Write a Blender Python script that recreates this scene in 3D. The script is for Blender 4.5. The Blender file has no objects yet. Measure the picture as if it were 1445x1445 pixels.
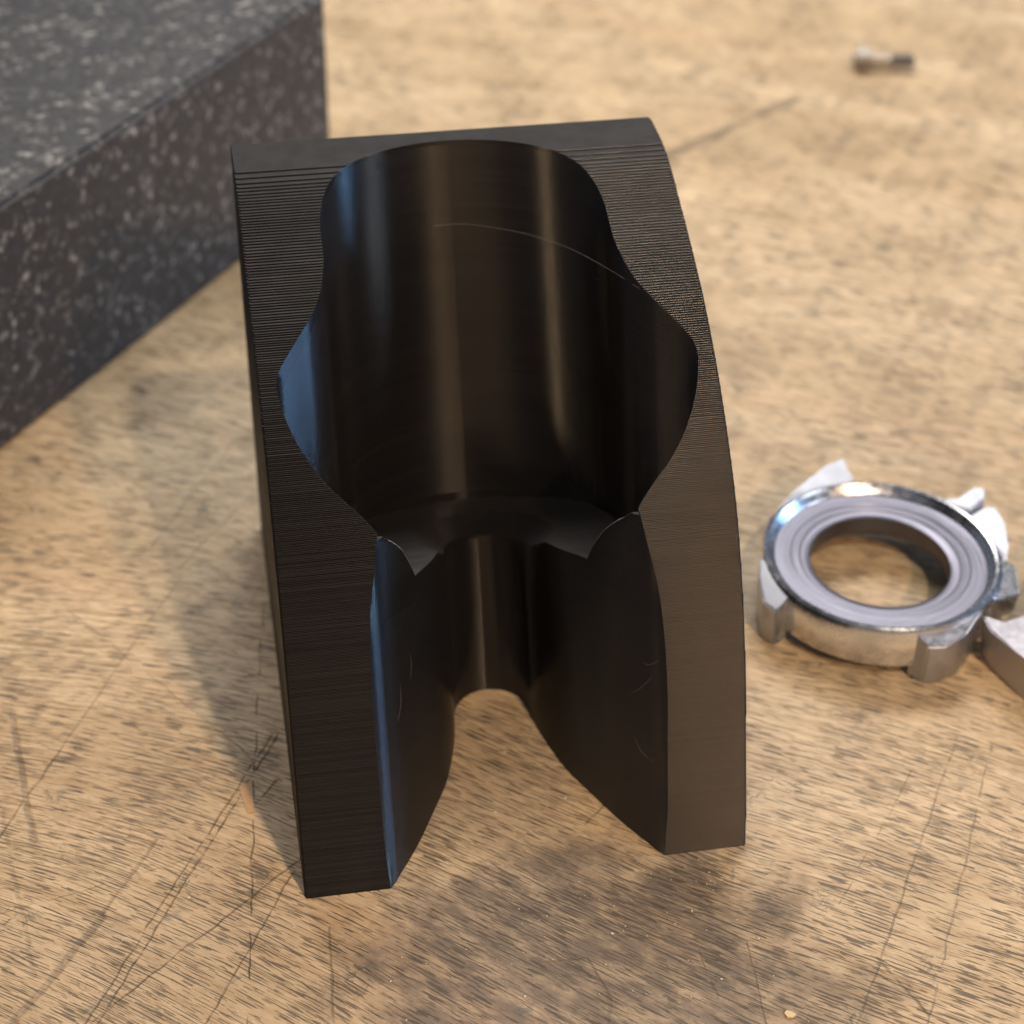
import bpy, bmesh, math, random
import numpy as np
from mathutils import Vector, Matrix
random.seed(7); rng = np.random.default_rng(7)
S = bpy.context.scene
S.unit_settings.system = 'METRIC'; S.unit_settings.scale_length = 0.01      # 1 unit = 1 cm
COL = S.collection

# ------------------------------------------------------------------ camera
cam_d = bpy.data.cameras.new('camera'); cam = bpy.data.objects.new('camera', cam_d); COL.objects.link(cam)
cam.location = (-4.17586, -20.52043, 23.52503)
cam.rotation_euler = (0.9065444, -0.0146256, -0.1714795)
cam_d.sensor_width = 36; cam_d.lens = 2800/1445*36
cam_d.clip_start = 0.5; cam_d.clip_end = 2000
cam_d.dof.use_dof = True; cam_d.dof.focus_distance = 29.6; cam_d.dof.aperture_fstop = 0.18
S.camera = cam
# ------------------------------------------------------------------ exposure
S.view_settings.view_transform = 'Standard'; S.view_settings.look = 'None'
S.view_settings.exposure = 0; S.view_settings.gamma = 1
# ------------------------------------------------------------------ world
w = bpy.data.worlds.new('World'); S.world = w; w.use_nodes = True
bg = w.node_tree.nodes['Background']; bg.inputs[0].default_value = (0.68, 0.79, 1.0, 1); bg.inputs[1].default_value = 0.14
# ------------------------------------------------------------------ lamps of the workshop
def lamp(name, direction, dist, size, radiosity, color, aim=(0, 4, 3), size_y=None, spread=180):
    d = Vector(direction).normalized()
    l = bpy.data.lights.new(name, 'AREA'); o = bpy.data.objects.new(name, l); COL.objects.link(o)
    l.shape = 'RECTANGLE' if size_y else 'DISK'; l.size = size
    if size_y: l.size_y = size_y
    l.energy = radiosity*math.pi*math.pi*dist*dist/math.pi*math.pi/math.pi; l.color = color
    l.spread = math.radians(spread)
    o.location = Vector(aim) + d*dist
    o.rotation_euler = d.to_track_quat('Z', 'Y').to_euler()
    return o
lamp('key_lamp', (0.23, -0.60, 1.0), 110, 3.4, 1.40, (1.0, 0.84, 0.64))
lamp('window_light', (1.0, -0.02, 0.20), 80, 15, 1.0, (0.27, 0.55, 1.0), aim=(0, 4, 5), size_y=20)
lamp('daylight_panel', (0.86, -0.50, 0.30), 120, 30, 0.50, (0.80, 0.89, 1.0), size_y=30)
lamp('ceiling_light', (0.0, 0.0, 1.0), 45, 46, 5.3, (1.0, 0.94, 0.87), aim=(10, 43, 0), size_y=22)
lamp('side_lamp', (-0.95, -0.52, 0.55), 100, 7, 0.55, (1.0, 0.68, 0.38))
lamp('room_light', (0.27, -0.72, 0.62), 110, 4, 1.35, (1.0, 0.62, 0.34))

# ------------------------------------------------------------------ helpers
def link(name, me, parent=None):
    o = bpy.data.objects.new(name, me); COL.objects.link(o)
    if parent is not None: o.parent = parent
    return o
def meta(o, label=None, cat=None, group=None, kind=None):
    if label: o['label'] = label
    if cat: o['category'] = cat
    if group: o['group'] = group
    if kind: o['kind'] = kind
    return o
def empty(name, loc):
    o = bpy.data.objects.new(name, None); COL.objects.link(o); o.location = loc; o.empty_display_size = 0.5
    return o
def mesh_np(name, V, Q, smooth=None, mats=None, mi=None):
    me = bpy.data.meshes.new(name); V = np.asarray(V, np.float32); Q = np.asarray(Q, np.int32)
    me.vertices.add(len(V)); me.vertices.foreach_set('co', V.ravel())
    n = len(Q); me.loops.add(n*4); me.loops.foreach_set('vertex_index', Q.ravel())
    me.polygons.add(n); me.polygons.foreach_set('loop_start', np.arange(n, dtype=np.int32)*4)
    try: me.polygons.foreach_set('loop_total', np.full(n, 4, np.int32))
    except Exception: pass
    me.update(calc_edges=True)
    if smooth is not None: me.polygons.foreach_set('use_smooth', np.asarray(smooth, bool))
    for m in (mats or []): me.materials.append(m)
    if mi is not None: me.polygons.foreach_set('material_index', np.asarray(mi, np.int32))
    me.validate(); me.update()
    return me
def from_bm(name, bm, mat, parent=None, smooth=True, angle=35):
    bmesh.ops.recalc_face_normals(bm, faces=bm.faces)
    me = bpy.data.meshes.new(name); bm.to_mesh(me); bm.free(); me.materials.append(mat)
    if smooth:
        for p in me.polygons: p.use_smooth = True
        me.set_sharp_from_angle(angle=math.radians(angle))
    return link(name, me, parent)

class NT:
    def __init__(s, name):
        s.m = bpy.data.materials.new(name); s.m.use_nodes = True; s.t = s.m.node_tree; s.t.nodes.clear()
        s.out = s.t.nodes.new('ShaderNodeOutputMaterial'); s.b = s.t.nodes.new('ShaderNodeBsdfPrincipled')
        s.t.links.new(s.b.outputs[0], s.out.inputs[0])
    def n(s, typ, **kw):
        nd = s.t.nodes.new('ShaderNode'+typ)
        for k, v in kw.items(): setattr(nd, k, v)
        return nd
    def set(s, sock, v):
        if hasattr(v, 'node') or isinstance(v, bpy.types.NodeSocket): s.t.links.new(v, sock)
        else:
            if isinstance(v, (tuple, list)) and len(v) == 3 and sock.type == 'RGBA': v = (*v, 1)
            sock.default_value = v
    def math(s, op, a, b=0.0, c=None, clamp=False):
        nd = s.n('Math', operation=op, use_clamp=clamp); s.set(nd.inputs[0], a); s.set(nd.inputs[1], b)
        if c is not None: s.set(nd.inputs[2], c)
        return nd.outputs[0]
    def vec(s, op, a, b=(0, 0, 0), scale=None):
        nd = s.n('VectorMath', operation=op); s.set(nd.inputs[0], a)
        if scale is None: s.set(nd.inputs[1], b)
        else: s.set(nd.inputs[3], scale)
        return nd.outputs[1] if op in ('DOT_PRODUCT', 'LENGTH', 'DISTANCE') else nd.outputs[0]
    def noise(s, v, scale, detail=2, rough=0.5, dist=0.0):
        nd = s.n('TexNoise'); s.set(nd.inputs['Vector'], v); nd.inputs['Scale'].default_value = scale
        nd.inputs['Detail'].default_value = detail; nd.inputs['Roughness'].default_value = rough
        nd.inputs['Distortion'].default_value = dist
        return nd.outputs['Fac']
    def mr(s, v, a, b, c=0.0, d=1.0, smooth=True):
        nd = s.n('MapRange'); nd.interpolation_type = 'SMOOTHSTEP' if smooth else 'LINEAR'
        s.set(nd.inputs[0], v)
        for i, x in enumerate((a, b, c, d)): s.set(nd.inputs[i+1], x)
        return nd.outputs[0]
    def mix(s, f, a, b, mode='MIX'):
        nd = s.n('Mix', data_type='RGBA', blend_type=mode); s.set(nd.inputs[0], f); s.set(nd.inputs[6], a); s.set(nd.inputs[7], b)
        return nd.outputs[2]
    def bump(s, h, strength, dist, normal=None):
        nd = s.n('Bump'); nd.inputs['Strength'].default_value = strength; nd.inputs['Distance'].default_value = dist
        s.set(nd.inputs['Height'], h)
        if normal is not None: s.set(nd.inputs['Normal'], normal)
        return nd.outputs[0]
    def coord(s, which='Object'): return s.n('TexCoord').outputs[which]
    def mapping(s, v, rot=(0, 0, 0), scale=(1, 1, 1), loc=(0, 0, 0)):
        nd = s.n('Mapping'); s.set(nd.inputs[0], v); nd.inputs['Rotation'].default_value = rot
        nd.inputs['Scale'].default_value = scale; nd.inputs['Location'].default_value = loc
        return nd.outputs[0]
    def bs(s, **kw):
        for k, v in kw.items(): s.set(s.b.inputs[k.replace('_', ' ')], v)

# ------------------------------------------------------------------ materials
def mat_wood():
    M = NT('worn_beech_wood'); P = M.coord()
    wob = M.noise(P, 0.07, 0, 0.5); wob2 = M.noise(P, 0.45, 2, 0.5)
    # long wavy warp of the grain, moved across the grain
    off = M.math('ADD', M.math('MULTIPLY', M.math('SUBTRACT', wob, 0.5), 5.0), M.math('MULTIPLY', M.math('SUBTRACT', wob2, 0.5), 0.10))
    comb = M.n('CombineXYZ'); M.set(comb.inputs[0], M.math('MULTIPLY', off, 0.55)); M.set(comb.inputs[1], M.math('MULTIPLY', off, 0.83))
    G = M.mapping(M.vec('ADD', P, comb.outputs[0]), rot=(0, 0, math.radians(34)))
    def st(sx, sy, lx=0.0): return M.mapping(G, scale=(sx, sy, 1), loc=(lx, lx*1.7, 0))
    # broad colour
    broad = M.noise(st(0.10, 0.35), 1.0, 4, 0.6)
    fibre = M.noise(st(0.9, 14), 1.0, 4, 0.65)
    fine = M.noise(st(5, 75), 1.0, 3, 0.6)
    patch = M.noise(P, 0.23, 4, 0.6)
    col = M.mix(M.mr(broad, 0.36, 0.64), (0.55, 0.415, 0.245), (0.75, 0.60, 0.395))
    col = M.mix(M.mr(patch, 0.52, 0.75, 0, 0.65), col, (0.48, 0.37, 0.215))
    pink = M.noise(st(0.05, 0.5, 3.3), 1.0, 2, 0.5)
    col = M.mix(M.mr(pink, 0.58, 0.74, 0, 0.45), col, (0.70, 0.44, 0.27))
    col = M.mix(M.mr(fibre, 0.30, 0.72, 0, 0.62), col, (0.36, 0.25, 0.14))
    col = M.mix(M.mr(fine, 0.35, 0.7, 0.0, 0.42), col, (0.76, 0.58, 0.39))
    mott = M.noise(P, 1.5, 6, 0.78)
    lng = M.noise(st(0.22, 6.5, 9.0), 1.0, 4, 0.7)
    col = M.mix(M.mr(lng, 0.42, 0.66, 0.0, 0.42), col, (0.36, 0.225, 0.10))
    col = M.mix(M.mr(mott, 0.46, 0.68, 0.0, 0.38), col, (0.31, 0.225, 0.135))
    # worn grimy area plus painted soft shade in front of and under the stand
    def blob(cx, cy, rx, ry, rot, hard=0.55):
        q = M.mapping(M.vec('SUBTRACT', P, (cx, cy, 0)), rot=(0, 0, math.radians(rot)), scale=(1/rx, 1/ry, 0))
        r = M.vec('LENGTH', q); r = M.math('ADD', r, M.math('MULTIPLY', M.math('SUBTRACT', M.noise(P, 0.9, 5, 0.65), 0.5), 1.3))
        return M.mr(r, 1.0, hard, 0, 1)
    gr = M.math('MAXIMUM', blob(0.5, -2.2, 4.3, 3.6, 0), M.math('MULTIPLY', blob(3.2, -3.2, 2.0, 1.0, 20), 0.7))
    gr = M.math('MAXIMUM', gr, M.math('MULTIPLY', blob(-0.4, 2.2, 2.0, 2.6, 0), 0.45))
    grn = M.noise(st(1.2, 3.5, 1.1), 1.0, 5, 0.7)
    grime_shade = M.math('MULTIPLY', gr, M.mr(grn, 0.28, 0.60, 0.35, 1.0))
    col = M.mix(M.math('MULTIPLY', grime_shade, 0.88), col, (0.135, 0.105, 0.085))
    # pores: short dark dashes along the grain
    dens = M.mr(M.noise(P, 0.55, 3, 0.6), 0.30, 0.65, 0.0, 1.0)
    p1 = M.noise(st(1.7, 36), 1.0, 1, 0.35, 0.0)
    p2 = M.noise(st(2.6, 52, 7.0), 1.0, 1, 0.35)
    thr = M.math('SUBTRACT', 0.655, M.math('MULTIPLY', dens, 0.085))
    d1 = M.mr(M.math('SUBTRACT', p1, thr), 0.0, 0.032)
    d2 = M.math('MULTIPLY', M.mr(M.math('SUBTRACT', p2, thr), 0.0, 0.05), 0.8)
    pores = M.math('MAXIMUM', d1, d2)
    col = M.mix(M.math('MULTIPLY', pores, 0.86), col, (0.080, 0.062, 0.042))
    # blue-grey pencil and oil smudges
    sm = M.noise(P, 1.7, 4, 0.72, 0.6); sm2 = M.noise(st(1.0, 2.0, 5), 0.6, 3, 0.6)
    smd = M.math('MULTIPLY', M.mr(sm, 0.605, 0.70), M.mr(sm2, 0.45, 0.62))
    col = M.mix(M.math('MULTIPLY', smd, 0.60), col, (0.13, 0.135, 0.115))
    vo = M.n('TexVoronoi'); M.set(vo.inputs['Vector'], M.vec('ADD', P, M.vec('SCALE', M.n('TexNoise').outputs[1], scale=0.0))); vo.inputs['Scale'].default_value = 0.75
    vn = M.noise(P, 5.5, 3, 0.75, 1.0)
    dot = M.math('MULTIPLY', M.mr(vo.outputs['Distance'], 0.34, 0.05), M.mr(vn, 0.53, 0.60))
    col = M.mix(M.math('MULTIPLY', dot, 0.7), col, (0.085, 0.095, 0.08))
    # individual scratches and drawn lines
    wv = M.n('TexNoise'); M.set(wv.inputs['Vector'], P); wv.inputs['Scale'].default_value = 1.6; wv.inputs['Detail'].default_value = 3
    Pw = M.vec('ADD', P, M.vec('SCALE', M.vec('SUBTRACT', wv.outputs['Color'], (0.5, 0.5, 0.5)), scale=0.13))
    brk = M.mr(M.noise(P, 2.2, 3, 0.7), 0.30, 0.60, 0.35, 1.0)
    segs = [((-8.14, 2.06), (-6.93, 4.46), .030, .75), ((-6.93, 4.46), (-5.20, 7.80), .022, .5), ((-8.13, 2.60), (-7.59, -0.8), .055, .30),
            ((-6.73, -1.78), (-3.49, 0.85), .024, .75), ((-8.05, 4.9), (-7.62, 1.9), .075, .62), ((-6.85, -1.83), (-3.62, 3.85), .020, .75),
            ((-6.68, -1.85), (-3.46, 3.93), .022, .9), ((-7.85, -1.62), (-6.6, .1), .085, .55), ((-6.7, 0), (-5.72, 1.57), .045, .5),
            ((-4.52, -2.2), (-4.03, 3.33), .016, .9), ((-4.03, 3.33), (-3.61, 7.1), .016, .85), ((-5.12, -2.1), (-3.62, 0.60), .020, .75),
            ((4.19, -3.61), (7.66, 1.82), .022, .55), ((5.21, -3.77), (8.19, 1.56), .022, .55), ((4.86, -2.48), (5.27, -3.65), .028, .75),
            ((-5.66, 12.49), (-4.32, 13.8), .030, .35), ((7.6, 22.7), (11.63, 25.26), .22, .75), ((-5.55, 9.05), (-3.83, 12.22), .05, .40),
            ((-5.1, 8.3), (-3.6, 10.4), .04, .4), ((2.98, -1.89), (2.88, -3.4), .018, .6), ((-4.2, 2.0), (-3.72, 2.6), .022, .8),
            ((-3.2, -.6), (-3.3, -2.6), .03, .6), ((-6.2, 3.5), (-3.9, 4.0), .02, .4), ((1.1, .9), (1.45, 1.2), .03, .7),
            ((-.2, -1.75), (.55, -1.8), .022, .5), ((.55, -1.8), (.75, -2.6), .025, .6), ((.75, -2.6), (.45, -3.6), .028, .6), ((2.3, -2.8), (2.25, -1.9), .02, .5),
            ((-7.2, 7.6), (-3.9, 2.9), .016, .45), ((-8.3, .4), (-4.4, 1.3), .014, .4), ((7.0, 1.6), (4.6, -1.4), .016, .4)]
    tot = None
    sep = None
    for (a, b, wd, stg) in segs:
        A = Vector((*a, 0)); B = Vector((*b, 0)); BA = B-A
        pa = M.vec('SUBTRACT', Pw, tuple(A))
        h = M.math('DIVIDE', M.vec('DOT_PRODUCT', pa, tuple(BA)), BA.dot(BA), clamp=True)
        dd = M.vec('LENGTH', M.vec('SUBTRACT', pa, M.vec('SCALE', tuple(BA), scale=h)))
        m = M.mr(dd, wd*1.15, wd*0.3, 0, stg)
        tot = m if tot is None else M.math('MAXIMUM', tot, m)
        Pw = M.vec('ADD', Pw, M.vec('SCALE', (1e-6, 1e-6, 0), scale=tot))      # keeps the node graph sequential
    scr = M.math('MULTIPLY', tot, brk)
    col = M.mix(M.math('MULTIPLY', scr, 0.85), col, (0.085, 0.070, 0.055))
    hgt = M.math('SUBTRACT', M.math('MULTIPLY', fine, 0.25), M.math('ADD', M.math('MULTIPLY', pores, 0.8), scr))
    hgt = M.math('ADD', hgt, M.math('MULTIPLY', M.noise(P, 1.3, 4, 0.6), 0.8))
    nrm = M.bump(hgt, 0.8, 0.022)
    M.bs(Base_Color=col, Roughness=M.mr(M.math('ADD', fine, grime_shade), 0.2, 1.2, 0.40, 0.62), Normal=nrm, Specular_IOR_Level=0.5)
    return M.m
def mat_plastic(skin=False, inner=False):
    M = NT('black_print_skin' if skin else 'black_print_inner' if inner else 'black_print_plastic'); P = M.coord()
    lay = M.noise(M.mapping(P, scale=(0.10, 0.10, 42)), 1.0, 0, 0.5)          # extruded lines differ a little
    lay2 = M.noise(M.mapping(P, scale=(0.6, 0.6, 7)), 1.0, 2, 0.6)
    n3 = M.noise(P, 30, 2, 0.6); n1 = M.noise(P, 2.5, 4, 0.6)
    col = M.mix(M.mr(lay, 0.3, 0.7), (0.0065, 0.006, 0.0065), (0.0105, 0.0098, 0.0100))
    r = M.math('ADD', M.mr(lay2, 0.3, 0.7, 0.235, 0.225), M.math('MULTIPLY', M.math('SUBTRACT', n3, 0.5), 0.06))
    nrm = M.bump(M.math('ADD', M.math('MULTIPLY', n3, 0.5), M.math('MULTIPLY', n1, 0.4)), 0.12, 0.006)
    spec = M.mr(lay, 0.3, 0.7, 0.45, 0.55)
    if inner: spec = M.mr(lay, 0.3, 0.7, 0.88, 0.95)
    if skin: r = M.mr(n1, 0.3, 0.7, 0.44, 0.56); spec = 0.20
    M.bs(Base_Color=col, Roughness=r, Normal=nrm, Specular_IOR_Level=spec)
    return M.m
def mat_granite():
    M = NT('black_granite'); P = M.coord()
    a = M.noise(P, 3.9, 4, 0.72); b = M.noise(P, 6.0, 3, 0.6); c = M.noise(P, 1.1, 3, 0.6)
    m = M.math('MULTIPLY', M.mr(a, 0.52, 0.66), M.mr(b, 0.38, 0.62, 0.25, 1.0))
    m = M.math('MULTIPLY', m, M.mr(c, 0.30, 0.62, 0.45, 1.0))
    col = M.mix(M.mr(b, 0.3, 0.7), (0.018, 0.019, 0.022), (0.042, 0.044, 0.051))
    col = M.mix(m, col, (0.34, 0.34, 0.33))
    M.bs(Base_Color=col, Roughness=M.mr(b, 0.3, 0.7, 0.42, 0.6), Normal=M.bump(b, 0.15, 0.02), Specular_IOR_Level=0.55)
    return M.m
def mat_metal(name, col, rough, ring=False, bumpy=0.015):
    M = NT(name); P = M.coord()
    n = M.noise(P, 6, 4, 0.65)
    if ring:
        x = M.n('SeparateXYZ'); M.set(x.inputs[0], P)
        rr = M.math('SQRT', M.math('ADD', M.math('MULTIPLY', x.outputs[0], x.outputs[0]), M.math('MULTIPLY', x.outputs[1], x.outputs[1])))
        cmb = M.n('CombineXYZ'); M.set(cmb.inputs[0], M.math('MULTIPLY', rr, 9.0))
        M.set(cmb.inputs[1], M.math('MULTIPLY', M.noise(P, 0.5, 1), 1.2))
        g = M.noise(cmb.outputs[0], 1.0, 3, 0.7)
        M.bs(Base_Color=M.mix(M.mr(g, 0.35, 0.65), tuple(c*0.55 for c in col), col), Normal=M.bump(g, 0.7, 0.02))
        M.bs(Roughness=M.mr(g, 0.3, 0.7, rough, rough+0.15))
    else:
        M.bs(Base_Color=M.mix(M.mr(n, 0.3, 0.7), tuple(c*0.88 for c in col), col), Roughness=M.mr(n, 0.3, 0.7, rough*0.8, rough*1.25))
        M.bs(Normal=M.bump(M.noise(M.mapping(P, scale=(1, 1, 6)), 5, 3, 0.6), bumpy, 0.02))
    M.bs(Metallic=1.0)
    return M.m
def mat_plain(name, col, rough, trans=0.0):
    M = NT(name); n = M.noise(M.coord(), 8, 3, 0.6)
    M.bs(Base_Color=M.mix(n, tuple(c*0.7 for c in col), col), Roughness=rough)
    if trans: M.bs(Transmission_Weight=trans)
    return M.m
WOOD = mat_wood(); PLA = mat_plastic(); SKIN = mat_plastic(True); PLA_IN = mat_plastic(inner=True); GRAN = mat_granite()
ALU = mat_metal('machined_aluminium', (0.80, 0.81, 0.85), 0.24)
ALU_LUG = mat_metal('milled_aluminium', (0.50, 0.52, 0.58), 0.44, bumpy=0.05)
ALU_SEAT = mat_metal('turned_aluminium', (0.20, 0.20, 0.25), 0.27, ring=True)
ALU_MATT = mat_metal('blasted_aluminium', (0.46, 0.45, 0.49), 0.5)
STEEL = mat_metal('dull_steel', (0.30, 0.27, 0.24), 0.42)
FIBRE = mat_plain('plastic_fibre', (0.24, 0.22, 0.20), 0.4)
CRUMB = mat_plain('pale_crumb', (0.80, 0.62, 0.38), 0.6)
CHIP = mat_plain('pale_wood_chip', (0.66, 0.42, 0.22), 0.6)
DUSTM = mat_plain('bright_dust', (0.85, 0.80, 0.72), 0.25)

# ------------------------------------------------------------------ table top
def table():
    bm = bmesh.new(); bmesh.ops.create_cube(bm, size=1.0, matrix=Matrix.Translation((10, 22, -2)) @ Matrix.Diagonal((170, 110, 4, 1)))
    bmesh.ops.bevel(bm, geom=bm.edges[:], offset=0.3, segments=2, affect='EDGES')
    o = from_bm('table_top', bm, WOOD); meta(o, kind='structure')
    return o
table()

# ------------------------------------------------------------------ granite block
def granite():
    gx, gy = -0.80, 22.25
    u = Vector((-0.616, -0.788, 0)); v = Vector((-0.788, 0.616, 0))
    L, Wd, H = 30.0, 30.0, 5.0
    bm = bmesh.new()
    g = [Vector((0, 0, 0)), u*L, u*L+v*Wd, v*Wd]
    lo = [bm.verts.new(p) for p in g]; hi = [bm.verts.new(p+Vector((0, 0, H))) for p in g]
    bm.faces.new(lo[::-1]); bm.faces.new(hi)
    for i in range(4): bm.faces.new((lo[i], lo[(i+1) % 4], hi[(i+1) % 4], hi[i]))
    bmesh.ops.bevel(bm, geom=bm.edges[:], offset=0.10, segments=3, affect='EDGES')
    o = from_bm('granite_surface_plate', bm, GRAN); o.location = (gx, gy, 0.0)
    meta(o, 'thick speckled black granite slab standing behind and left of the printed stand', 'granite slab')
granite()

# ------------------------------------------------------------------ printed stand, laid up layer by layer
TH = math.radians(21); CS, SN = math.cos(TH), math.sin(TH)
W = 3.5; D = 9.33; DZ = 0.02
PZ = [0, .8, 1.67, 2.82, 3.77, 4.63, 5.24, 5.69, 6.17, 6.55, 6.87, 7.18, 7.42, 7.66, 7.88, 8.07, 8.2, 8.26]
PY = [0, .22, .52, .93, 1.36, 1.87, 2.33, 2.78, 3.33, 3.84, 4.34, 4.9, 5.44, 6.02, 6.64, 7.15, 7.6, 8.0]
HD = [-.6, -.3, -.13, 0, .1, .26, .4, .8, 1.4, 2.0, 2.65, 3.0, 3.27]
HX = [2.5, 2.33, 2.245, 2.17, 2.08, 1.98, 1.88, 1.62, 1.29, .98, .77, .69, .65]
QD = [.10, .27, .45, .58, .77, .98, 1.2, 1.4, 1.5, 1.63, 1.83, 2.1, 2.4, 2.65, 2.95, 3.4, 3.75, 4.08, 4.4, 4.67, 4.93, 5.0, 5.03]
QX = [1.60, 1.95, 2.33, 2.6, 2.86, 3.05, 3.17, 3.22, 3.2, 3.1, 2.9, 2.63, 2.43, 2.34, 2.28, 2.27, 2.2, 2.03, 1.77, 1.42, .84, .45, 0]
def smooth_interp(xs, ys):        # monotone-ish cubic through the measured points, tabulated
    xs = np.array(xs, float); ys = np.array(ys, float)
    h = np.diff(xs); dl = np.diff(ys)/h; m = np.zeros(len(xs)); m[0] = dl[0]; m[-1] = dl[-1]
    for i in range(1, len(xs)-1):
        m[i] = 0 if dl[i-1]*dl[i] <= 0 else (h[i-1]+h[i])/((h[i]+h[i-1])/2*(1/dl[i-1]+1/dl[i])) if True else 0
    T = np.linspace(xs[0], xs[-1], 4000); k = np.clip(np.searchsorted(xs, T)-1, 0, len(h)-1); t = (T-xs[k])/h[k]
    Y = (1+2*t)*(1-t)**2*ys[k]+t*(1-t)**2*h[k]*m[k]+t*t*(3-2*t)*ys[k+1]+t*t*(t-1)*h[k]*m[k+1]
    return T, Y
_F = smooth_interp(PZ, PY); _H = smooth_interp(HD, HX); _Q = smooth_interp(QD[:19], QX[:19])
def yf(z): return float(np.interp(z, *_F))
def slot_w(d):
    d = np.asarray(d, float); o = np.interp(d, *_H)
    c = np.sqrt(np.clip(.65**2-(d-3.27)**2, 0, None))
    return np.where(d > 3.27, np.where(d < 3.92, c, 0), o)
def pocket_w(d):
    d = np.asarray(d, float); o = np.interp(d, *_Q)
    c = np.sqrt(np.clip(1-((d-3.35)/1.68)**2, 0, None))*2.27
    return np.where(d > 3.95, np.where(d < 5.03, c, 0), np.where(d > 3.3, np.minimum(o, 2.275), o))
S0 = 4.62
def floor_s(d): return np.interp(d, [.4, .5, .62, .76, .92, 1.05, 1.14, 1.22, 1.28], [5.58, 5.50, 5.42, 5.31, 5.17, 5.0, 4.87, 4.73, S0])
CSD, CSR, CSH = 3.08, 1.14, 0.32
def void_w(d, z):
    d = np.asarray(d, float); s = (d*SN+z)/CS
    h = slot_w(d)
    h = np.where(s > floor_s(d), np.maximum(h, pocket_w(d)), h)
    q = np.clip((s-(S0-CSH))/CSH, 0, 1); rc = .64+(CSR-.64)*q; cd = 3.27+(CSD-3.27)*q
    c = np.sqrt(np.clip(rc**2-(d-cd)**2, 0, None))
    return np.where((s > S0-CSH), np.maximum(h, c), h)
base_d = np.unique(np.round(np.concatenate([
    np.arange(-.6, 1.2, .08), np.arange(1.2, 3.3, .07), 3.27+.65*np.sin(np.linspace(0, math.pi/2, 9)),
    3.35+1.68*np.sin(np.linspace(0, math.pi/2, 26)), CSD+CSR*np.sin(np.linspace(-1.2, 1.57, 14)), [5.03, 3.92]]), 4))
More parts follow.
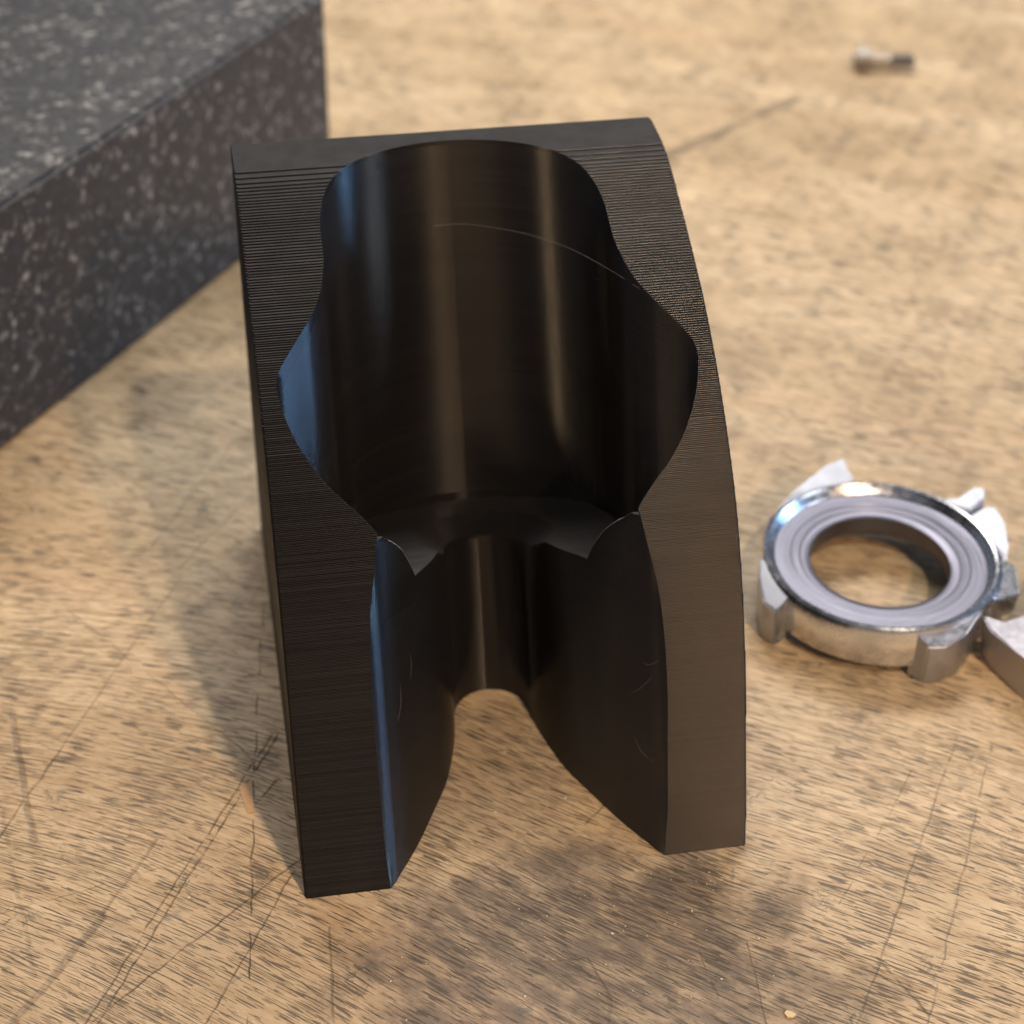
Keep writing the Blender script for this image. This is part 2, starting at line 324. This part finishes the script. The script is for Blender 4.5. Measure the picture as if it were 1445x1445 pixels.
def build_stand():
    NL = int(round(8.26/DZ)); G = 0.0048
    acc = {k: dict(V=[], Q=[], S=[], M=[], n=0) for k in ('body', 'legL', 'legR')}
    def put(key, V, Q, sm, mi=0):
        u, inv = np.unique(Q, return_inverse=True); V = V[u]; Q = inv.reshape(Q.shape)
        a = acc[key]; a['V'].append(V); a['Q'].append(Q+a['n']); a['S'].append(np.full(len(Q), sm)); a['M'].append(np.broadcast_to(mi, len(Q))); a['n'] += len(V)
    grid_s = np.linspace(-1, 5.03, 1200)
    for k in range(NL):
        z0 = k*DZ; z1 = z0+DZ; zm = (z0+z1)/2
        jit = rng.normal(0, 0.0007+0.0024*min(1, max(0, (zm-3.2)/3.0))); y0 = yf(zm)+jit
        if zm > 7.88: yb = float(np.interp(zm, [7.88, 8.1, 8.2, 8.26], [9.33, 9.18, 9.0, 8.75]))
        else: yb = D
        df = y0*CS-zm*SN
        d = base_d[base_d > df+0.012]
        ss = (grid_s*SN+zm)/CS; ok = ss > floor_s(grid_s)       # crossing of the pocket floor
        dstar = None
        if ok.any() and not ok.all():
            i = int(np.argmax(ok))
            if i > 0: dstar = 0.5*(grid_s[i-1]+grid_s[i])
        rows = [(df, float(void_w(df, zm)))]
        dc = df+0.04
        seq = sorted(list(d)+([dc]))
        extra = []
        if dstar is not None and dstar > df+0.01 and dstar < 5.03:
            seq = [q for q in seq if abs(q-dstar) > 0.004]
            extra = [(dstar, float(void_w(dstar-0.006, zm))), (dstar, float(void_w(dstar+0.006, zm)))]
        for q in seq: rows.append((q, float(void_w(q, zm))))
        rows += extra; rows.sort(key=lambda r: r[0]) if not extra else None
        if extra:
            rows = sorted([r for r in rows if r not in extra], key=lambda r: r[0])
            i = sum(1 for r in rows if r[0] < dstar); rows = rows[:i]+extra+rows[i:]
        dd = np.array([r[0] for r in rows]); H = np.array([r[1] for r in rows])
        Y = (dd+zm*SN)/CS
        Y = np.append(Y, yb); H = np.append(H, 0.0)
        H = np.where(H < 0.01, 0, H)
        n = len(Y)
        xo = np.full(n, W); xo[0] = W-0.03
        wob = rng.normal(0, 0.0006)
        def level(g, z):
            y = Y.copy(); y[0] += g; y[-1] -= g
            h = np.where(H > 0, H+g, 0)+np.where(H > 0, wob, 0); o = xo-g
            V = np.zeros((n, 4, 3)); V[:, 0, 0] = -o; V[:, 1, 0] = -h; V[:, 2, 0] = h; V[:, 3, 0] = o
            V[:, :, 1] = y[:, None]; V[:, :, 2] = z
            return V
        lv = [level(G, z0), level(G*.3, z0+.15*DZ), level(0, zm), level(G*.3, z0+.85*DZ), level(G, z1)]
        top = level(G, z1); bot = level(G, z0-0.0006)
        nl = len(lv)
        # wall columns
        A = np.stack(lv)                        # nl,n,4,3
        idx = lambda l, i, c: (l*n+i)*4+c
        dmid = 0.5*((Y[:-1]+Y[1:])*CS)-zm*SN
        legrow = (dmid < 3.27) & (zm < 2.6)
        Ls = np.arange(nl-1)[:, None]
        I = np.arange(n-1)
        def emit(Qw, rowsel_key):
            pass
        for key, msk in (('body', ~legrow), ('legL', legrow), ('legR', legrow)):
            if not msk.any(): continue
            cols = {'body': (0, 1, 2, 3), 'legL': (0, 1), 'legR': (2, 3)}[key]
            ii = I[msk]
            for c in cols:
                jj = ii
                if c in (1, 2): jj = ii[(H[ii] > 0) | (H[ii+1] > 0)]
                a = idx(Ls, jj[None], c).ravel(); b = idx(Ls, jj[None]+1, c).ravel()
                a2 = idx(Ls+1, jj[None], c).ravel(); b2 = idx(Ls+1, jj[None]+1, c).ravel()
                put(key, A.reshape(-1, 3), np.stack([a, b, b2, a2] if c in (1, 3) else [b, a, a2, b2], 1), True, 2 if c in (1, 2) else 1)
            lr = Ls.ravel()
            if (key == 'legL') or (key == 'body' and not legrow.any()):
                put(key, A.reshape(-1, 3), np.stack([idx(lr, 0, 0), idx(lr, 0, 1), idx(lr+1, 0, 1), idx(lr+1, 0, 0)], 1), True)
            if (key == 'legR') or (key == 'body' and not legrow.any()):
                put(key, A.reshape(-1, 3), np.stack([idx(lr, 0, 2), idx(lr, 0, 3), idx(lr+1, 0, 3), idx(lr+1, 0, 2)], 1), True)
            if key == 'body':
                put(key, A.reshape(-1, 3), np.stack([idx(lr, n-1, 3), idx(lr, n-1, 0), idx(lr+1, n-1, 0), idx(lr+1, n-1, 3)], 1), True)
            Qc = []
            for (l, r) in ((0, 1), (2, 3)):
                if key == 'legL' and l == 2 or key == 'legR' and l == 0: continue
                Qc.append(np.stack([ii*4+l, ii*4+r, (ii+1)*4+r, (ii+1)*4+l], 1))
            Qc = np.concatenate(Qc)
            srow = (dmid*SN+zm)/CS; sk = ((np.abs(srow-S0+.12) < .26) | (dmid < df+.35) | (zm > 8.18)).astype(int)[ii]; sk = np.where(sk == 1, 1, 2)
            put(key, top.reshape(-1, 3), Qc, False, np.tile(sk, len(Qc)//len(ii)))
            put(key, bot.reshape(-1, 3), Qc[:, ::-1], False)
    root = empty('printed_stand', (0, 4.6, 0))
    meta(root, 'tall black 3D printed stand with ribbed curved front, deep pocket and two legs', 'printed stand')
    for key, nm in (('body', 'body'), ('legL', 'leg'), ('legR', 'leg')):
        a = acc[key]; V = np.concatenate(a['V']); Q = np.concatenate(a['Q']); sm = np.concatenate(a['S'])
        used = np.unique(Q); rm = np.full(len(V), -1); rm[used] = np.arange(len(used)); V = V[used]; Q = rm[Q]
        V = V-np.array([0, 4.6, 0])
        link(nm, mesh_np(nm, V, Q, sm, [PLA, SKIN, PLA_IN], np.concatenate(a['M'])), root)
    return root
stand = build_stand()

def tube(name, pts, r, mat, parent, origin=(0, 0, 0)):
    cu = bpy.data.curves.new(name, 'CURVE'); cu.dimensions = '3D'; sp = cu.splines.new('POLY'); sp.points.add(len(pts)-1)
    nn = len(pts)
    for k, (p, q) in enumerate(zip(sp.points, pts)):
        p.co = (q[0]-origin[0], q[1]-origin[1], q[2]-origin[2], 1); p.radius = 0.25+0.75*math.sin(math.pi*min(0.75, (k+.5)/nn))
    cu.bevel_depth = r; cu.bevel_resolution = 1
    o = bpy.data.objects.new('tmp', cu); COL.objects.link(o)
    dg = bpy.context.evaluated_depsgraph_get(); me = bpy.data.meshes.new_from_object(o.evaluated_get(dg)); bpy.data.objects.remove(o)
    me.materials.clear(); me.materials.append(mat)
    return link(name, me, parent)
def catmull(P, n=10):
    P = [Vector(p) for p in P]; P = [2*P[0]-P[1]]+P+[2*P[-1]-P[-2]]; out = []
    for i in range(1, len(P)-2):
        for j in range(n):
            t = j/n
            out.append(0.5*((2*P[i])+(-P[i-1]+P[i+1])*t+(2*P[i-1]-5*P[i]+4*P[i+1]-P[i+2])*t*t+(-P[i-1]+3*P[i]-3*P[i+1]+P[i+2])*t**3))
    out.append(P[-2]); return out
def on_wall(x, s, side=None, d=None, off=0.02):      # point on the pocket's back wall
    dv = np.linspace(2.6, 5.03, 800); wv = pocket_w(dv); k = int(np.argmin(np.abs(wv-abs(x)))); dd = dv[k]-off
    return (x, dd*CS+s*SN, -dd*SN+s*CS)
ORG = (0, 4.6, 0)
hair = [(-1.35, 7.95, 6.9), (-0.6, 8.05, 6.95), (0.1, 8.0, 7.0), (0.7, 7.75, 7.02), (1.25, 7.3, 7.08), (1.75, 6.7, 7.14), (2.2, 5.9, 7.2), (2.52, 5.15, 7.27)]
tube('string', catmull(hair), 0.0028, FIBRE, stand, ORG)
tube('string', catmull([(-3.50, 8.0, 7.75), (-3.62, 7.9, 7.72), (-3.74, 7.95, 7.86), (-3.80, 7.9, 8.06)]), 0.002, FIBRE, stand, ORG)
def flare_pt(side, d, s, off=0.015):
    x = float(slot_w(d))-off
    return (side*x, d*CS+s*SN, -d*SN+s*CS)
for (sd, d0, s0_, d1, s1, bend) in [(-1, 0.9, 3.5, 0.85, 3.1, .03), (-1, .55, 3.15, .42, 2.6, .05), (1, .25, 3.2, 0.0, 3.3, .1),
                                    (1, .5, 2.6, .1, 3.0, .12), (1, .45, 1.9, .2, 1.6, .06), (1, 3.0, 1.1, 2.9, .95, .1)]:
    a = Vector(flare_pt(sd, d0, s0_)); b = Vector(flare_pt(sd, d1, s1)); m = (a+b)/2+Vector((-sd*bend*.5, -bend, bend*.3))
    tube('string', catmull([a, m, b], 8), 0.0016, FIBRE, stand, ORG)

# ------------------------------------------------------------------ watch cases
def lathe(bm, prof, n=128, closed=True):
    rings = []
    for i in range(n):
        a = 2*math.pi*i/n; rings.append([bm.verts.new((r*math.cos(a), r*math.sin(a), z)) for r, z in prof])
    m = len(prof)
    for i in range(n):
        A, B = rings[i], rings[(i+1) % n]
        for j in range(m if closed else m-1): bm.faces.new((A[j], B[j], B[(j+1) % m], A[(j+1) % m]))
def prism(bm, topp, botp):
    t = [bm.verts.new(p) for p in topp]; b = [bm.verts.new(p) for p in botp]; n = len(t)
    bm.faces.new(t); bm.faces.new(b[::-1])
    for i in range(n): bm.faces.new((t[i], b[i], b[(i+1) % n], t[(i+1) % n]))
def watch_case(loc, rotz, label, simple=False):
    root = empty('watch_case', loc)
    meta(root, label, 'watch case', 'machined aluminium watch cases')
    bm = bmesh.new()
    lathe(bm, [(2.13, .27), (2.15, .32), (2.16, .98), (2.12, 1.07), (2.07, 1.10), (2.03, 1.085), (2.0, 1.045), (1.96, .99), (1.91, .955), (1.895, .93), (1.89, .90), (1.85, .82), (1.85, .27)])
    from_bm('case_ring', bm, ALU, root, angle=28)
    bm = bmesh.new()
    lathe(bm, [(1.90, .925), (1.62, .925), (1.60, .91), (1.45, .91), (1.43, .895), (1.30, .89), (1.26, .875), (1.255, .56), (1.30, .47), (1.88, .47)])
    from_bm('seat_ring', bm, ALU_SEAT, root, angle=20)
    lugs = [([(5.66, 6.78, 1.07), (6.35, 7.50, 1.11), (7.16, 8.08, 1.19), (7.56, 8.25, 1.20), (7.47, 7.92, 1.17), (7.62, 7.60, 1.08), (7.3, 7.35, 1.05), (6.2, 6.9, 1.05)], .40, .45),
            ([(8.95, 6.95, 1.07), (9.30, 6.72, 1.12), (9.66, 6.98, 1.20), (9.86, 6.92, 1.20), (9.78, 6.66, 1.14), (9.40, 6.42, 1.08), (9.10, 6.65, 1.05)], .40,
             [(9.40, 6.40, .98), (9.80, 6.62, 1.00), (9.97, 6.52, 1.02), (9.93, 6.0, 1.05), (9.80, 5.45, 1.05), (9.58, 5.0, 1.04), (9.45, 5.7, 1.03)]),
            ([(5.26, 5.85, 1.06), (5.08, 5.30, 1.00), (5.02, 4.75, .86), (5.19, 4.49, .82), (5.34, 4.64, .90), (5.50, 4.66, 1.03), (5.6, 5.1, 1.05)], .0, .0),
            ([(7.30, 3.50, 1.05), (7.42, 3.28, .95), (7.50, 3.14, .88), (7.80, 3.12, .86), (8.20, 3.28, .96), (8.75, 3.85, 1.06), (8.3, 4.0, 1.05)], .0, .0)]
    def rel(tp):
        T = []
        for x, y, z in tp:
            x -= 7.40; y -= 5.50; r = math.hypot(x, y); k = max(1.0, 2.11/r); T.append((x*k, y*k, z))
        return T
    for (tp, zb, ex) in lugs:
        T = rel(tp)
        B = [(x*.985, y*.985, zb) for x, y, z in T]
        bm = bmesh.new(); prism(bm, T, B)
        if isinstance(ex, list): T2 = rel(ex); prism(bm, T2, [(x*.985, y*.985, zb) for x, y, z in T2])
        bmesh.ops.bevel(bm, geom=bm.edges[:], offset=0.03, segments=2, affect='EDGES')
        from_bm('lug', bm, ALU_LUG if not simple else ALU_MATT, root, angle=40)
    if not simple:
        bm = bmesh.new()
        prism(bm, [(2.0, -.15, .99), (2.36, -.55, .93), (2.18, -1.25, .90), (1.85, -1.38, .92), (1.55, -1.40, .98)],
              [(2.0, -.15, .35), (2.32, -.55, .42), (2.14, -1.22, .42), (1.82, -1.33, .4), (1.55, -1.36, .4)])
        bmesh.ops.bevel(bm, geom=bm.edges[:], offset=0.04, segments=2, affect='EDGES')
        from_bm('crown_guard', bm, ALU, root)
    else:
        bm = bmesh.new()
        prism(bm, [(-3.05, .61, .9), (-3.06, .2, .9), (-2.79, -.5, .9), (-2.2, -1.7, .9), (-1.2, -1.9, .9), (-1.5, 1.0, .92), (-2.2, .46, .9), (-2.75, .30, .9)],
              [(-2.95, .60, .0), (-2.93, .2, .0), (-2.67, -.62, .0), (-2.1, -1.8, .0), (-1.2, -2.0, .0), (-1.5, 1.0, .0), (-2.1, .4, .0), (-2.65, .25, .0)])
        bmesh.ops.bevel(bm, geom=bm.edges[:], offset=0.03, segments=2, affect='EDGES')
        from_bm('lug_block', bm, ALU_MATT, root)
    root.rotation_euler.z = rotz
    return root
watch_case((7.40, 5.50, 0), 0, 'shiny aluminium watch case ring with four lugs lying right of the printed stand')
watch_case((11.75, 3.20, 0), 0, 'matt pale metal watch case cut off by the right edge of the photo', simple=True)

# ------------------------------------------------------------------ bolt
def bolt():
    a = Vector((13.72, 26.75, .34)); root = empty('bolt', (a.x, a.y, 0))
    meta(root, 'small dull steel bolt lying on the wood near the top right corner', 'bolt')
    dirv = Vector((1.0, -.20, 0)).normalized(); q = dirv.to_track_quat('Z', 'Y').to_matrix().to_4x4()
    def cyl(name, r, l, start, z, seg, bev=.03, mat=STEEL):
        bm = bmesh.new(); bmesh.ops.create_cone(bm, cap_ends=True, segments=seg, radius1=r, radius2=r, depth=l)
        bmesh.ops.bevel(bm, geom=bm.edges[:], offset=bev, segments=2, affect='EDGES')
        bmesh.ops.transform(bm, matrix=Matrix.Translation(dirv*(start+l/2)+Vector((0, 0, z))) @ q, verts=bm.verts)
        return from_bm(name, bm, mat, root)
    cyl('head', .34, .42, 0, .34, 6, .04)
    cyl('shank', .17, .55, .42, .30, 24, .01)
    bm = bmesh.new(); n = 20; turns = 9; pr = []
    for i in range(turns*2+1): pr.append((.15 if i % 2 else .18, .97+i*.035))
    vs = [[bm.verts.new((r*math.cos(2*math.pi*k/n), r*math.sin(2*math.pi*k/n), z)) for r, z in pr] for k in range(n)]
    for k in range(n):
        for j in range(len(pr)-1): bm.faces.new((vs[k][j], vs[(k+1) % n][j], vs[(k+1) % n][j+1], vs[k][j+1]))
    bm.faces.new([v[-1] for v in vs]); bm.faces.new([v[0] for v in vs][::-1])
    bmesh.ops.transform(bm, matrix=Matrix.Translation(Vector((0, 0, .29))) @ q, verts=bm.verts)
    from_bm('thread', bm, STEEL, root)
bolt()

# ------------------------------------------------------------------ chips and dust
def chip(loc, pts, h, label, mat=CHIP):
    bm = bmesh.new(); prism(bm, [(x, y, h*(.4+.6*random.random())) for x, y in pts], [(x, y, 0.001) for x, y in pts])
    o = from_bm('wood_chip', bm, mat, smooth=False); o.location = (*loc, 0.002); meta(o, label, 'wood chip')
chip((-4.2, 2.3), [(-.15, .22), (.07, .34), (.06, -.36), (-.05, -.38)], .035, 'bright orange wedge shaped wood splinter beside the left leg of the stand')
chip((3.26, -3.30), [(-.08, .02), (-.03, .07), (.05, .04), (.09, -.03), (.02, -.06), (-.05, -.05)], .06, 'tiny pale wood crumb at the bottom right of the photo', CRUMB)
def dust():
    bm = bmesh.new()
    spots = [(random.uniform(-8, 9), random.uniform(-4, 6)) for _ in range(170)]+[(random.gauss(1.2, 1.6), random.gauss(-1.6, 1.2)) for _ in range(90)] + \
            [(random.gauss(2.6, .3), random.gauss(-.6, .2)) for _ in range(14)]
    for x, y in spots:
        s = random.uniform(.004, .013) if random.random() < .88 else random.uniform(.014, .022)
        m = Matrix.Translation((x, y, s*.6)) @ Matrix.Rotation(random.uniform(0, 6.28), 4, Vector((random.random(), random.random(), 1)).normalized()) @ Matrix.Diagonal((s*random.uniform(.6, 2.0), s, s*.6, 1))
        bmesh.ops.create_icosphere(bm, subdivisions=1, radius=1.0, matrix=m)
    o = from_bm('metal_dust', bm, DUSTM, smooth=False); meta(o, 'bright specks of dust scattered over the wooden top', 'dust', kind='stuff')
dust()
